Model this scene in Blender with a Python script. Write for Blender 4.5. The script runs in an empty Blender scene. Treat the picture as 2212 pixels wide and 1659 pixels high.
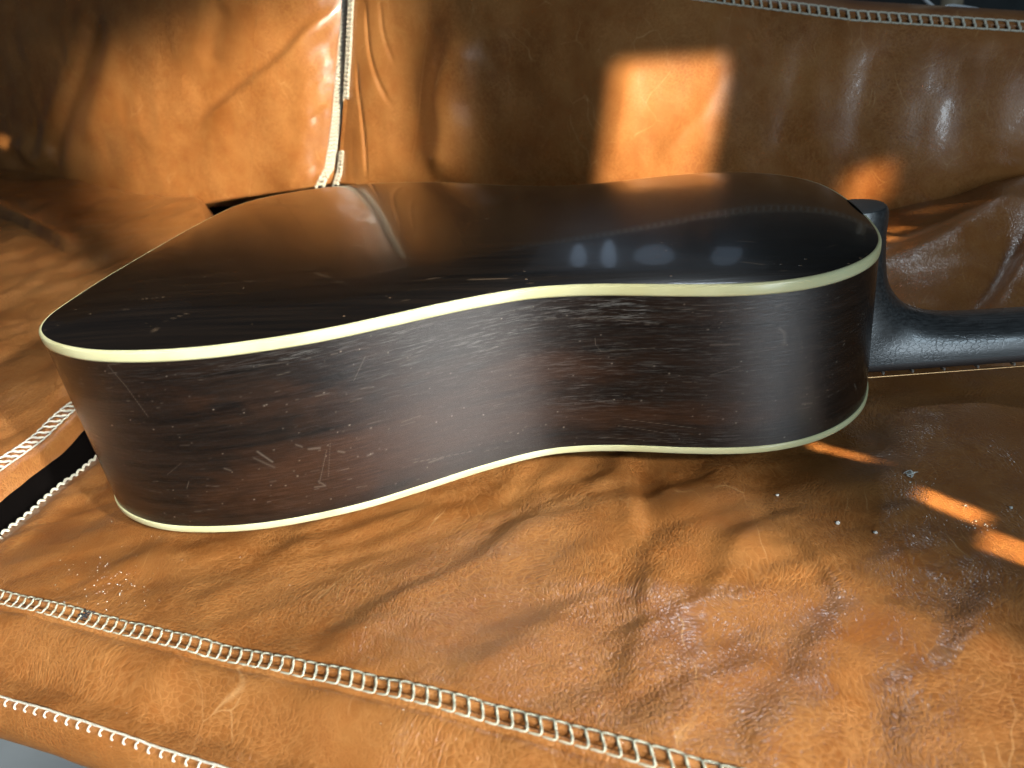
import bpy, math, random
import numpy as np
from mathutils import Vector, Matrix
random.seed(7)
SC = bpy.context.scene
COL = SC.collection

# ------------------------------------------------------------------ camera
CAM = np.array([0.3437, -0.5013, 0.2465])
RT = np.array([0.985, 0.1078, -0.1346]); UP = np.array([0.0696, 0.4657, 0.8822]); FW = np.array([-0.1578, 0.8784, -0.4512])
FPX = 747.9
cd = bpy.data.cameras.new('camera'); cam = bpy.data.objects.new('camera', cd); COL.objects.link(cam)
cam.matrix_world = Matrix(((RT[0], UP[0], -FW[0], CAM[0]), (RT[1], UP[1], -FW[1], CAM[1]), (RT[2], UP[2], -FW[2], CAM[2]), (0, 0, 0, 1)))
cd.sensor_width = 36; cd.lens = FPX / 1024 * 36; cd.clip_start = 0.01; cd.clip_end = 50
cd.dof.use_dof = True; cd.dof.focus_distance = 0.46; cd.dof.aperture_fstop = 9.0
SC.camera = cam

# ------------------------------------------------------------------ view, world and lamps
SC.view_settings.view_transform = 'Standard'; SC.view_settings.look = 'None'
SC.view_settings.exposure = 0.0; SC.view_settings.gamma = 1.0
w = bpy.data.worlds.new('World'); SC.world = w; w.use_nodes = True
bg = w.node_tree.nodes['Background']; bg.inputs[0].default_value = (0.55, 0.58, 0.66, 1); bg.inputs[1].default_value = 0.045
SC.cycles.max_bounces = 6

def lamp(name, pos, target, sx, sy, power, color, spread=180, roll=0.0):
    """area lamp at pos aimed at target"""
    d = bpy.data.lights.new(name, 'AREA'); d.shape = 'RECTANGLE'; d.size = sx; d.size_y = sy
    d.energy = power; d.color = color; d.spread = math.radians(spread)
    o = bpy.data.objects.new(name, d); COL.objects.link(o)
    z = (Vector(pos) - Vector(target)).normalized()
    q = z.to_track_quat('Z', 'Y'); o.rotation_mode = 'QUATERNION'
    o.rotation_quaternion = q @ Vector((0, 0, 1)).rotation_difference(Vector((0, 0, 1)))
    from mathutils import Quaternion
    o.rotation_quaternion = q @ Quaternion((0, 0, 1), roll)
    o.location = pos
    return o
def beam(name, centre, to_lamp, dist, sx, sy, irr, color, spread=3, roll=0.0):
    """sunlight and the added seat fill: a narrow-spread area lamp; irr in W/m2 of its cross-section"""
    L = np.array(to_lamp, float); L /= np.linalg.norm(L)
    p = np.array(centre) + L * dist
    return lamp(name, p.tolist(), list(centre), sx, sy, irr * sx * sy, color, spread, roll)

#LIGHTS
SUNL = (0.80, -0.55, 0.36)
beam('sun_seat', (0.01, -0.205, 0.02), SUNL, 1.1, 0.47, 0.54, 4.6, (1.0, 0.97, 0.92), 2.5)
beam('seat_fill', (0.13, -0.245, 0.0), (0.55, -0.62, 0.50), 1.0, 0.54, 0.46, 5.3, (1.0, 0.95, 0.88), 8)  # added soft fill over the seat, from its own direction
beam('sun_back', (-0.10, 0.46, 0.16), (0.58, -0.76, 0.27), 1.7, 0.34, 0.28, 11.0, (1.0, 0.88, 0.70), 5)
beam('sun_patch', (0.397, 0.37, 0.104), (0.25, -0.93, 0.27), 1.3, 0.102, 0.130, 14, (1.0, 0.80, 0.60), 1.7, math.radians(-12))
beam('sun_fleck', (-0.60, 0.60, 0.185), (0.50, -0.80, 0.30), 1.2, 0.018, 0.018, 6, (1.0, 0.84, 0.6), .6, math.radians(45))
beam('sun_glow', (0.59, 0.335, 0.02), (0.50, -0.80, 0.30), 1.3, 0.020, 0.035, 16, (1.0, 0.70, 0.42), 1.6)
for nm, c, sx, sy, e, sp in (('sun_fleck', (0.590, 0.255, -0.012), .016, .0045, 16, .35), ('sun_fleck', (0.606, 0.272, -0.008), .014, .005, 13, .35), ('sun_fleck', (0.640, 0.300, -0.002), .022, .005, 5, .45),
                             ('sun_streak', (0.478, -0.112, -0.014), .008, .012, 22, .5), ('sun_streak', (0.511, -0.160, -0.020), .012, .015, 26, .5), ('sun_streak', (0.540, -0.200, -0.020), .018, .014, 26, .5)):
    beam(nm, c, SUNL if 'streak' in nm else (.50, -.80, .34), 0.9, sx, sy, e, (1.0, 0.76, 0.50), sp)
lamp('window_front', (1.30, -1.40, 0.80), (0.35, 0, 0.05), 0.30, 0.30, 4.2, (0.66, 0.86, 1.0))
lamp('added_side_lamp', (1.12, -1.78, 0.28), (0.1, 0.2, 0.1), 0.38, 1.15, 16, (0.74, 0.89, 1.0))  # added unseen lamp for the sheen beside the back cushions' seam
for x_, y_, w_, e_ in ((0.62, 1.22, .28, 7.0),):
    lamp('window_behind', (x_, y_, 1.75), (0.40, -0.28, 0), w_, 0.075, e_, (0.80, 0.91, 1.0))
for px_, w_, h_, e_ in ((-.03, .075, .50, 1.0), (.11, .07, .60, 1.3), (.33, .20, .42, .45), (.70, .16, .50, .45)):
    lamp('far_pane', (px_ + .25, 3.0, 1.50), (0.3, 0, 0.1), w_, h_, 1.1 * w_ * e_, (0.55, 0.74, 1.0)).data.shape = 'ELLIPSE'
lamp('added_grey_lamp', (0.62, 3.1, 1.55), (0.3, 0, 0.1), 1.25, .80, .20, (0.72, 0.85, 1.0))  # added dim lamp, stands in for a grey wall patch mirrored in the guitar

# ------------------------------------------------------------------ helpers
E1 = np.array([0.965, -0.262, 0.0]); E2 = np.array([0.262, 0.965, 0.0])     # sofa axes: along the seat, towards the back
def sofa(s, t, z):
    s = np.asarray(s, float); t = np.asarray(t, float); z = np.asarray(z, float)
    return np.stack([s * E1[0] + t * E2[0], s * E1[1] + t * E2[1], z + 0 * s], -1)
def ray(px, py):
    px = px * 1024 / 2212; py = py * 1024 / 2212
    d = FW * FPX + (px - 512) * RT - (py - 384) * UP
    return d
def on_seat(pts, z=-0.012):
    out = []
    for a, b in pts:
        d = ray(a, b); k = (z - CAM[2]) / d[2]; P = CAM + d * k; out.append((P @ E1, P @ E2))
    return np.array(out)
def on_back(pts, T=0.47):
    out = []
    for a, b in pts:
        d = ray(a, b); k = (T - CAM @ E2) / (d @ E2); P = CAM + d * k; out.append((P @ E1, P[2]))
    return np.array(out)

def hash2(i, j, seed):
    n = (i.astype(np.int64) * 374761393 + j.astype(np.int64) * 668265263 + seed * 974634777) & 0x7fffffff
    n = ((n ^ (n >> 13)) * 1274126177) & 0x7fffffff
    return ((n ^ (n >> 16)) & 0xffff) / 65535.0 * 2 - 1
def vnoise(x, y, seed=0):
    i = np.floor(x); j = np.floor(y); fx = x - i; fy = y - j
    fx = fx ** 3 * (fx * (fx * 6 - 15) + 10); fy = fy ** 3 * (fy * (fy * 6 - 15) + 10)
    a = hash2(i, j, seed); b = hash2(i + 1, j, seed); c = hash2(i, j + 1, seed); d = hash2(i + 1, j + 1, seed)
    return (a * (1 - fx) + b * fx) * (1 - fy) + (c * (1 - fx) + d * fx) * fy
def fbm(x, y, o=4, seed=0):
    r = 0; a = 1.0
    for k in range(o):
        r = r + a * vnoise(x * 2 ** k + 17.3 * k, y * 2 ** k - 9.1 * k, seed + k); a *= 0.5
    return r
def seg_dist(X, Y, P):
    """signed distance to a polyline and position 0..1 along it"""
    best = np.full(X.shape, 1e9); sg = np.zeros(X.shape); al = np.zeros(X.shape)
    Ls = np.r_[0, np.cumsum(np.linalg.norm(np.diff(P, axis=0), axis=1))]
    for k in range(len(P) - 1):
        a = P[k]; ab = P[k + 1] - a; l2 = ab @ ab + 1e-12
        tt = np.clip(((X - a[0]) * ab[0] + (Y - a[1]) * ab[1]) / l2, 0, 1)
        dx = X - a[0] - tt * ab[0]; dy = Y - a[1] - tt * ab[1]; d = np.hypot(dx, dy)
        m = d < best
        best[m] = d[m]; sg[m] = np.sign(ab[0] * dy - ab[1] * dx)[m]; al[m] = ((Ls[k] + tt * np.sqrt(l2)) / Ls[-1])[m]
    return best, sg, al
def smooth_poly(P, n=6):
    P = np.array(P, float); Q = np.vstack([2 * P[0] - P[1], P, 2 * P[-1] - P[-2]]); out = []
    for i in range(len(P) - 1):
        a, b, c, d = Q[i:i + 4]; t = np.linspace(0, 1, n, endpoint=False)[:, None]
        out.append(.5 * (2 * b + (c - a) * t + (2 * a - 5 * b + 4 * c - d) * t * t + (3 * b - a - 3 * c + d) * t ** 3))
    out.append(P[-1:]); return np.vstack(out)
def sst(a, b, x):
    t = np.clip((x - a) / (b - a), 0, 1); return t * t * (3 - 2 * t)
def fold(X, Y, P, width, amp, skew=0.0, bulge=0.35):
    """a crease: valley (amp<0) or ridge (amp>0), optionally one-sided, fading at its ends"""
    d, sg, al = seg_dist(X, Y, smooth_poly(P))
    wv = width * (1 + skew * sg)
    env = np.clip(np.minimum(al * 5, (1 - al) * 5) * 1.0, 0, 1); env = env * env * (3 - 2 * env)
    near = d < width * 6
    core = np.exp(-(d / wv) ** 2) - bulge * np.exp(-((d - 2.1 * wv) / (1.2 * wv)) ** 2)
    return np.where(near, amp * env * core, 0)

def mesh_np(name, verts, faces, mat=None, parent=None, uv=None, smooth=True, attrs=None):
    """one mesh object from numpy arrays; faces is (n,4) or (n,3)"""
    verts = np.asarray(verts, np.float32).reshape(-1, 3); faces = np.asarray(faces, np.int32)
    n, k = faces.shape
    me = bpy.data.meshes.new(name); me.vertices.add(len(verts)); me.vertices.foreach_set('co', verts.ravel())
    me.loops.add(n * k); me.loops.foreach_set('vertex_index', faces.ravel())
    me.polygons.add(n); me.polygons.foreach_set('loop_start', np.arange(0, n * k, k, dtype=np.int32))
    me.polygons.foreach_set('loop_total', np.full(n, k, np.int32))
    me.update(calc_edges=True)
    if smooth: me.polygons.foreach_set('use_smooth', np.ones(n, bool))
    if uv is not None:
        l = me.uv_layers.new(name='UVMap'); l.data.foreach_set('uv', np.asarray(uv, np.float32).reshape(-1, 2)[faces.ravel()].ravel())
    for an, av in (attrs or {}).items():
        a = me.attributes.new(an, 'FLOAT', 'POINT'); a.data.foreach_set('value', np.asarray(av, np.float32).ravel())
    me.validate(); me.update()
    if mat: me.materials.append(mat)
    o = bpy.data.objects.new(name, me); COL.objects.link(o)
    if parent is not None: o.parent = parent
    return o
def grid_faces(nu, nv, closed_v=False, flip=False):
    i = np.arange(nu - 1)[:, None]; j = np.arange(nv if closed_v else nv - 1)[None]
    a = i * nv + j; b = (i + 1) * nv + j; c = (i + 1) * nv + (j + 1) % nv; d = i * nv + (j + 1) % nv
    f = np.stack([a, b, c, d], -1).reshape(-1, 4)
    return f[:, ::-1] if flip else f
def frame_tube(path, radius, sides=6, twist=0.0, lobes=0.0):
    """vertices and faces of a capped tube"""
    P = np.array(path, float); n = len(P); T = np.gradient(P, axis=0); T /= np.linalg.norm(T, axis=1)[:, None] + 1e-12
    N = np.zeros_like(P); ref = np.array([0, 0, 1.0]) if abs(T[0][2]) < .9 else np.array([1.0, 0, 0])
    v = np.cross(T[0], ref); v /= np.linalg.norm(v); N[0] = v
    for i in range(1, n):
        v = N[i - 1] - T[i] * (N[i - 1] @ T[i]); N[i] = v / (np.linalg.norm(v) + 1e-12)
    B = np.cross(T, N); R = np.broadcast_to(np.asarray(radius, float), (n,))
    L = np.r_[0, np.cumsum(np.linalg.norm(np.diff(P, axis=0), axis=1))]
    a = np.linspace(0, 2 * np.pi, sides, endpoint=False)
    rr = R[:, None] * (1 + lobes * np.cos(2 * (a[None] + twist * L[:, None])))
    V = P[:, None] + N[:, None] * (np.cos(a)[None, :, None] * rr[..., None]) + B[:, None] * (np.sin(a)[None, :, None] * rr[..., None])
    V = V.reshape(-1, 3); F = grid_faces(n, sides, True)
    V = np.vstack([V, P[:1], P[-1:]]); c0 = len(V) - 2; c1 = len(V) - 1; j = np.arange(sides); k = (j + 1) % sides
    F = np.vstack([F, np.stack([j * 0 + c0, k, j, j * 0 + c0], 1), np.stack([j * 0 + c1, (n - 1) * sides + j, (n - 1) * sides + k, j * 0 + c1], 1)])
    return V, F
def tube(name, path, radius, mat, parent=None, sides=6, **kw):
    V, F = frame_tube(path, radius, sides, **kw)
    bmf = F.tolist(); bmf = [f[:3] if f[0] == f[3] else f for f in bmf]
    me = bpy.data.meshes.new(name); me.from_pydata(V.tolist(), [], bmf); me.validate()
    me.polygons.foreach_set('use_smooth', np.ones(len(me.polygons), bool)); me.materials.append(mat)
    o = bpy.data.objects.new(name, me); COL.objects.link(o)
    if parent is not None: o.parent = parent
    return o
def empty(name, loc, label, cat, group=None):
    o = bpy.data.objects.new(name, None); COL.objects.link(o); o.location = loc; o.empty_display_size = .02
    o['label'] = label; o['category'] = cat
    if group: o['group'] = group
    return o
def adopt(o, root):
    """keep the world position when the root stands elsewhere"""
    o.parent = root; o.matrix_parent_inverse = Matrix.Translation(root.location).inverted()

# ------------------------------------------------------------------ materials
class NT:
    def __init__(s, name):
        s.m = bpy.data.materials.new(name); s.m.use_nodes = True; s.t = s.m.node_tree; s.b = s.t.nodes['Principled BSDF']
    def n(s, typ, **kw):
        o = s.t.nodes.new(typ)
        for k, v in kw.items():
            if k in ('ins',):
                for a, b in v.items():
                    if hasattr(b, 'links') or isinstance(b, bpy.types.NodeSocket): s.t.links.new(b, o.inputs[a])
                    else: o.inputs[a].default_value = b
            else: setattr(o, k, v)
        return o
    def link(s, a, b): s.t.links.new(a, b)
    def mapping(s, src, scale, rot=(0, 0, 0), loc=(0, 0, 0)):
        return s.n('ShaderNodeMapping', ins={0: src, 1: loc, 2: rot, 3: scale}).outputs[0]
    def noise(s, vec, scale, detail=3, rough=.5, dist=0.0):
        return s.n('ShaderNodeTexNoise', ins={'Vector': vec, 'Scale': scale, 'Detail': detail, 'Roughness': rough, 'Distortion': dist}).outputs['Fac']
    def ramp(s, fac, stops, interp='LINEAR'):
        r = s.n('ShaderNodeValToRGB', ins={0: fac}); r.color_ramp.interpolation = interp; e = r.color_ramp.elements
        while len(e) < len(stops): e.new(.5)
        for q, (p, c) in zip(e, stops):
            q.position = p; q.color = (*c, 1) if len(c) == 3 else c
        return r.outputs[0]
    def math(s, op, a, b=0.0, c=0.0, clamp=False):
        return s.n('ShaderNodeMath', operation=op, use_clamp=clamp, ins={0: a, 1: b, 2: c}).outputs[0]
    def mix(s, f, a, b, typ='MIX'):
        o = s.n('ShaderNodeMix', data_type='RGBA', blend_type=typ)
        for i, v in ((0, f), (6, a), (7, b)):
            if isinstance(v, bpy.types.NodeSocket): s.t.links.new(v, o.inputs[i])
            else: o.inputs[i].default_value = v if i == 0 or len(v) == 4 else (*v, 1)
        return o.outputs[2]
    def bump(s, h, dist, strength=1.0, normal=None):
        o = s.n('ShaderNodeBump', ins={'Height': h, 'Distance': dist, 'Strength': strength})
        if normal is not None: s.link(normal, o.inputs['Normal'])
        return o.outputs[0]
    def attr(s, name):
        return s.n('ShaderNodeAttribute', attribute_name=name).outputs['Fac']
    def set(s, **kw):
        for k, v in kw.items():
            k = {'color': 'Base Color', 'rough': 'Roughness', 'metal': 'Metallic', 'spec': 'Specular IOR Level', 'coat': 'Coat Weight', 'coat_rough': 'Coat Roughness', 'normal': 'Normal', 'sheen': 'Sheen Weight', 'sss': 'Subsurface Weight', 'aniso': 'Anisotropic'}[k]
            if k == 'Normal': s.link(v, s.b.inputs['Coat Normal'])
            if isinstance(v, bpy.types.NodeSocket): s.link(v, s.b.inputs[k])
            else: s.b.inputs[k].default_value = (*v, 1) if isinstance(v, tuple) and len(v) == 3 else v
        return s.m

def leather(name, tint=1.0, grain=1.0, coat=.42, coat_rough=.17, coat_bump=True):
    N = NT(name); tc = N.n('ShaderNodeTexCoord').outputs['Object']
    big = N.noise(tc, 9, 4, .55)
    mott = N.noise(tc, 46, 5, .6, .6)
    base = N.ramp(big, [(.30, (.165 * tint, .054 * tint, .011 * tint)), (.52, (.245 * tint, .088 * tint, .020 * tint)), (.72, (.325 * tint, .134 * tint, .036 * tint))])
    base = N.mix(N.math('MULTIPLY', N.ramp(mott, [(.35, (0, 0, 0)), (.75, (1, 1, 1))]), .40), base, (.33 * tint, .158 * tint, .045 * tint))
    # creases of the grain: cell layers, some drawn out along a drifting direction
    wp = N.n('ShaderNodeVectorMath', operation='MULTIPLY_ADD', ins={0: N.n('ShaderNodeTexNoise', ins={'Vector': tc, 'Scale': 16.0, 'Detail': 2.0}).outputs['Color'], 1: (.045, .045, .045), 2: tc}).outputs[0]
    v1 = N.n('ShaderNodeTexVoronoi', feature='DISTANCE_TO_EDGE', ins={'Vector': wp, 'Scale': 520.0}).outputs['Distance']
    v2 = N.n('ShaderNodeTexVoronoi', feature='DISTANCE_TO_EDGE', ins={'Vector': N.mapping(wp, (1, .45, 1), (0, 0, math.radians(-38))), 'Scale': 430.0}).outputs['Distance']
    v3 = N.n('ShaderNodeTexVoronoi', feature='DISTANCE_TO_EDGE', ins={'Vector': N.mapping(wp, (.45, 1, 1), (0, 0, math.radians(22))), 'Scale': 380.0}).outputs['Distance']
    c1 = N.ramp(v1, [(0, (0, 0, 0)), (.25, (1, 1, 1))]); c2 = N.ramp(v2, [(0, (0, 0, 0)), (.24, (1, 1, 1))]); c3 = N.ramp(v3, [(0, (0, 0, 0)), (.22, (1, 1, 1))])
    zone = N.ramp(N.noise(tc, 17, 3), [(.40, (0, 0, 0)), (.58, (1, 1, 1))])
    zone2 = N.ramp(N.noise(N.mapping(tc, (1, 1, 1), loc=(3, 1, 0)), 12, 3), [(.45, (0, 0, 0)), (.60, (1, 1, 1))])
    rg = N.noise(N.mapping(wp, (1, .38, .6), (0, 0, math.radians(-46))), 210, 3, .6, .4)
    rdg = N.math('ABSOLUTE', N.math('MULTIPLY_ADD', rg, 2.0, -1.0)); rdg = N.ramp(rdg, [(0, (0, 0, 0)), (.22, (1, 1, 1))])
    zone3 = N.ramp(N.noise(N.mapping(tc, (1, 1, 1), loc=(7, 4, 2)), 14, 3), [(.42, (0, 0, 0)), (.62, (1, 1, 1))])
    h = N.math('ADD', N.math('MULTIPLY', c1, .45), N.math('MULTIPLY', N.mix(zone, (1, 1, 1), c2), .8))
    h = N.math('ADD', h, N.math('MULTIPLY', N.mix(zone2, (1, 1, 1), c3), .55))
    h = N.math('ADD', h, N.math('MULTIPLY', N.mix(zone3, (1, 1, 1), rdg), .55))
    # pale pull-up lines in the worn creases
    def inv(c, p): return N.math('MULTIPLY', N.ramp(c, [(.0, (1, 1, 1)), (.5, (0, 0, 0))]), p)
    ln = N.math('ADD', N.math('ADD', inv(c2, zone), inv(c3, zone2)), N.math('MULTIPLY', inv(rdg, zone3), .8), clamp=True)
    base = N.mix(N.math('MULTIPLY', ln, .30), base, (.52 * tint, .26 * tint, .09 * tint))
    # long scratches
    sc = N.n('ShaderNodeTexVoronoi', feature='DISTANCE_TO_EDGE', ins={'Vector': N.mapping(wp, (1, .12, .5), (0, 0, math.radians(-62))), 'Scale': 34.0}).outputs['Distance']
    scr = N.math('MULTIPLY', N.ramp(sc, [(0, (1, 1, 1)), (.007, (0, 0, 0))]), N.ramp(N.noise(tc, 24, 2), [(.55, (0, 0, 0)), (.63, (1, 1, 1))]))
    base = N.mix(N.math('MULTIPLY', scr, .55), base, (.56 * tint, .33 * tint, .14 * tint))
    rough = N.math('MULTIPLY_ADD', mott, .20, .26)
    m = N.set(color=base, rough=rough, spec=.5, normal=N.bump(h, .00021 * grain, .9, N.bump(mott, .0009, .5)), coat=coat, coat_rough=coat_rough)
    if not coat_bump:
        for l in list(N.b.inputs['Coat Normal'].links): N.t.links.remove(l)
        N.link(N.bump(mott, .0016, .5), N.b.inputs['Coat Normal'])
    return m
M_LEA = leather('tan_leather')
M_LEAB = leather('smooth_tan_leather', 1.0, .30, .60, .11, False)

def dark_gloss():
    N = NT('black_lacquer'); uv = N.n('ShaderNodeTexCoord').outputs['Object']
    g = N.noise(N.mapping(uv, (26, 900, 26)), 1.0, 4, .65)
    g2 = N.noise(N.mapping(uv, (8, 190, 8)), 1.0, 3, .6)
    col = N.ramp(g2, [(.35, (.0035, .0028, .0022)), (.7, (.012, .008, .005))])
    sp = N.n('ShaderNodeTexVoronoi', ins={'Vector': N.mapping(uv, (120, 210, 120)), 'Scale': 1.0}).outputs['Distance']
    spk = N.math('MULTIPLY', N.ramp(sp, [(.07, (1, 1, 1)), (.11, (0, 0, 0))]), N.ramp(N.noise(uv, 26, 3), [(.56, (0, 0, 0)), (.60, (1, 1, 1))]))
    wr = N.attr('wear')
    m = N.math('MAXIMUM', N.math('MULTIPLY', spk, .8), wr)
    col = N.mix(m, col, (.26, .18, .11))
    return N.set(color=col, rough=N.math('MULTIPLY_ADD', g, .12, .16), spec=.5, coat=.5, coat_rough=.06, normal=N.bump(N.math('ADD', g, N.math('MULTIPLY', m, 1.5)), .00006, .8))
M_BACK = dark_gloss()
for l_ in list(M_BACK.node_tree.nodes['Principled BSDF'].inputs['Coat Normal'].links): M_BACK.node_tree.links.remove(l_)

def rim_mat():
    N = NT('worn_dark_wood'); uv = N.n('ShaderNodeUVMap', uv_map='UVMap').outputs[0]     # u metres along the rim, v metres up
    fib = N.mix(.5, N.noise(N.mapping(uv, (120, 2300, 1)), 1.0, 4, .7, .3), N.noise(N.mapping(uv, (60, 850, 1)), 1.0, 4, .65, .4))
    band = N.noise(N.mapping(uv, (9, 170, 1)), 1.0, 4, .6, .8)
    patch = N.noise(N.mapping(uv, (22, 60, 1)), 1.0, 4, .6, .5)
    dark = N.ramp(band, [(.3, (.0018, .0015, .0013)), (.65, (.013, .0072, .0045))])
    rust = N.attr('rust')
    rmask = N.math('MULTIPLY', N.ramp(N.math('MULTIPLY_ADD', rust, .5, N.math('MULTIPLY', patch, .62)), [(.42, (0, 0, 0)), (.72, (1, 1, 1))]), N.ramp(fib, [(.32, (.25, .25, .25)), (.62, (1, 1, 1))]))
    col = N.mix(N.math('MULTIPLY', rmask, N.math('MULTIPLY_ADD', N.attr('haze'), -.35, .6)), dark, (.060, .023, .009))
    # dry grey flecks along the grain
    fl = N.ramp(fib, [(.50, (0, 0, 0)), (.63, (1, 1, 1))])
    wear = N.attr('wear'); rub = N.attr('rub')
    fleck = N.math('MULTIPLY', fl, N.math('MULTIPLY_ADD', rub, 1.5, .08), clamp=True)
    col = N.mix(fleck, col, (.085, .082, .075))
    col = N.mix(wear, col, (.27, .23, .18))
    h = N.math('ADD', fib, N.math('MULTIPLY', wear, .8))
    return N.set(color=col, rough=N.math('MULTIPLY_ADD', N.attr('haze'), .18, N.math('MULTIPLY_ADD', fib, .25, .32)), spec=N.math('MULTIPLY_ADD', N.attr('haze'), 1.05, .16), normal=N.bump(h, .00028, 1.0), coat=N.math('MULTIPLY', N.attr('gloss'), .7), coat_rough=.09)
M_RIM = rim_mat()

def ivory():
    N = NT('aged_ivory_plastic'); tc = N.n('ShaderNodeTexCoord').outputs['Object']
    c = N.ramp(N.noise(tc, 30, 4), [(.3, (.52, .50, .26)), (.7, (.60, .60, .36))])
    sm = N.ramp(N.noise(N.mapping(tc, (60, 60, 420)), 1.0, 3), [(.62, (0, 0, 0)), (.75, (1, 1, 1))])
    c = N.mix(N.math('MULTIPLY', sm, .25), c, (.42, .36, .18))
    return N.set(color=c, rough=.28, spec=.5, sss=.0, normal=N.bump(N.noise(tc, 160, 2), .0002, .4))
M_IVO = ivory()
def neckm():
    N = NT('black_neck_finish'); tc = N.n('ShaderNodeTexCoord').outputs['Object']
    crk = N.n('ShaderNodeTexVoronoi', feature='DISTANCE_TO_EDGE', ins={'Vector': N.mapping(tc, (260, 420, 420)), 'Scale': 1.0}).outputs['Distance']
    ck = N.ramp(crk, [(0, (0, 0, 0)), (.12, (1, 1, 1))]); fib = N.noise(N.mapping(tc, (90, 700, 700)), 1.0, 4, .6)
    zone = N.ramp(N.noise(tc, 40, 2), [(.4, (0, 0, 0)), (.6, (1, 1, 1))])
    col = N.ramp(fib, [(.35, (.010, .012, .013)), (.75, (.045, .05, .052))])
    return N.set(color=col, rough=N.math('MULTIPLY_ADD', fib, .2, .30), spec=.8, normal=N.bump(N.math('ADD', N.mix(zone, (1, 1, 1), ck), fib), .00010, .6), coat=.45, coat_rough=.16)
M_NECK = neckm()
def simple(name, col, rough=.5, metal=0.0, var=.25, scale=60, bump=.0001):
    N = NT(name); tc = N.n('ShaderNodeTexCoord').outputs['Object']; f = N.noise(tc, scale, 4)
    c = N.ramp(f, [(.25, tuple(x * (1 - var) for x in col)), (.75, tuple(min(1, x * (1 + var)) for x in col))])
    return N.set(color=c, rough=rough, metal=metal, normal=N.bump(f, bump, .5))
M_FRB = simple('dark_rosewood', (.02, .010, .007), .5)
M_FRET = simple('nickel_fret', (.55, .53, .48), .45, .3)
M_STR = simple('bronze_string', (.62, .38, .18), .32, 1.0)
M_THR = simple('cream_thread', (.47, .48, .37), .75, 0, .2, 900, .0003)
M_THR2 = simple('pale_cream_thread', (.56, .54, .44), .75, 0, .15, 900, .0003)
M_FLOOR = simple('grey_floor', (.17, .20, .22), .6, 0, .15, 8, .0005)
M_WALL = simple('slate_wall', (.13, .15, .155), .6, 0, .4, 5, .0005)
M_POST = simple('pale_wood', (.32, .27, .19), .5, 0, .2, 30)
M_CABLE = simple('white_plastic', (.6, .66, .7), .3, 0, .05, 30)
M_CRUMB = simple('pale_crumb', (.62, .64, .60), .6, 0, .2, 400, .0003)
M_LINT = simple('dark_lint', (.03, .035, .04), .9, 0, .4, 600)
M_DARK = simple('gap_shade_black', (.0025, .0018, .0015), 1.0)  # near-black that puts the shade of the sofa gaps into the colour
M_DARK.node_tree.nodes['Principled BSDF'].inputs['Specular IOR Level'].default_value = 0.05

# ------------------------------------------------------------------ sofa
SOFA = empty('leather_sofa', (0, 0, -0.40), 'tan brown leather sofa with cream ladder stitching, under and behind the guitar', 'sofa')
def gap_s(t): return -0.060 - 0.19 * (t + 0.1)
def tilt(s, t): return np.interp(s, [-1.2, -.8, -.5, -.2, 0.0, .42, .52, .62, 1.2], [.12, .10, .055, .012, -.012, -.012, -.020, -.034, -.05]) 
LAD_T = -0.2135; EDGE_T = -0.256

# folds of the front cushion: picture positions laid on the seat
FOLDS = [
 ([(1270, 1098), (1140, 1127), (1032, 1206), (870, 1285), (762, 1350), (744, 1422)], .0075, .0042, .25),
 ([(1248, 1314), (1158, 1368), (1068, 1422), (960, 1480)], .0070, .0030, .2),
 ([(1425, 1130), (1410, 1224), (1403, 1332), (1374, 1422), (1356, 1530)], .0065, .0050, .3),
 ([(1380, 975), (1392, 1060), (1402, 1120), (1412, 1200)], .0045, -.0075, .4),
 ([(1700, 1400), (1560, 1455), (1416, 1530), (1330, 1590)], .0080, .0042, .2),
 ([(1860, 1468), (1794, 1505), (1704, 1548), (1600, 1612)], .0080, .0042, .2),
 ([(1884, 1380), (1890, 1450), (1900, 1530), (1925, 1640)], .0040, -.0024, 0),
 ([(2215, 1231), (2154, 1264), (2110, 1340), (2080, 1400), (2060, 1470)], .0070, .0055, .35),
 ([(1900, 1240), (1866, 1289), (1812, 1328), (1740, 1422), (1700, 1480)], .0060, .0034, .3),
 ([(1664, 1040), (1690, 1110), (1747, 1156), (1812, 1242), (1837, 1320)], .0060, .0042, .5),
 ([(1690, 1110), (1618, 1152), (1589, 1199), (1560, 1264), (1488, 1321), (1440, 1400)], .0065, .0042, .3),
 ([(378, 1152), (306, 1195), (216, 1238), (150, 1285)], .0060, .0026, .2),
 ([(684, 1135), (576, 1206), (468, 1278), (400, 1340)], .0070, .0026, .2),
 ([(980, 1080), (880, 1130), (760, 1210), (650, 1290)], .0060, .0016, .2),
 ([(1180, 985), (1130, 1030), (1075, 1080)], .0045, -.0040, .2),
 ([(1290, 960), (1245, 1010), (1200, 1030), (1160, 1040)], .0050, -.0060, .2),
 ([(1350, 960), (1330, 1010), (1260, 1050)], .0060, .0055, .2),
 ([(1560, 975), (1540, 1030), (1470, 1060), (1400, 1050)], .0080, .0060, .2),
 ([(1640, 980), (1650, 1030), (1700, 1120)], .0060, -.0055, .2),
 ([(1990, 1330), (2010, 1420), (1990, 1520), (1960, 1640)], .0060, .0022, .1),
 ([(2212, 1420), (2120, 1500), (2040, 1600)], .0070, .0030, .1),
 ([(1700, 1490), (1620, 1520), (1520, 1580)], .0050, -.0022, .1),
 ([(560, 1440), (620, 1520), (720, 1600)], .0060, .0012, .1),
 ([(900, 1560), (980, 1600), (1010, 1659)], .0050, .0014, .1),
 ([(2060, 1230), (2000, 1250), (1960, 1290)], .0080, -.0050, .1),
]
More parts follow.
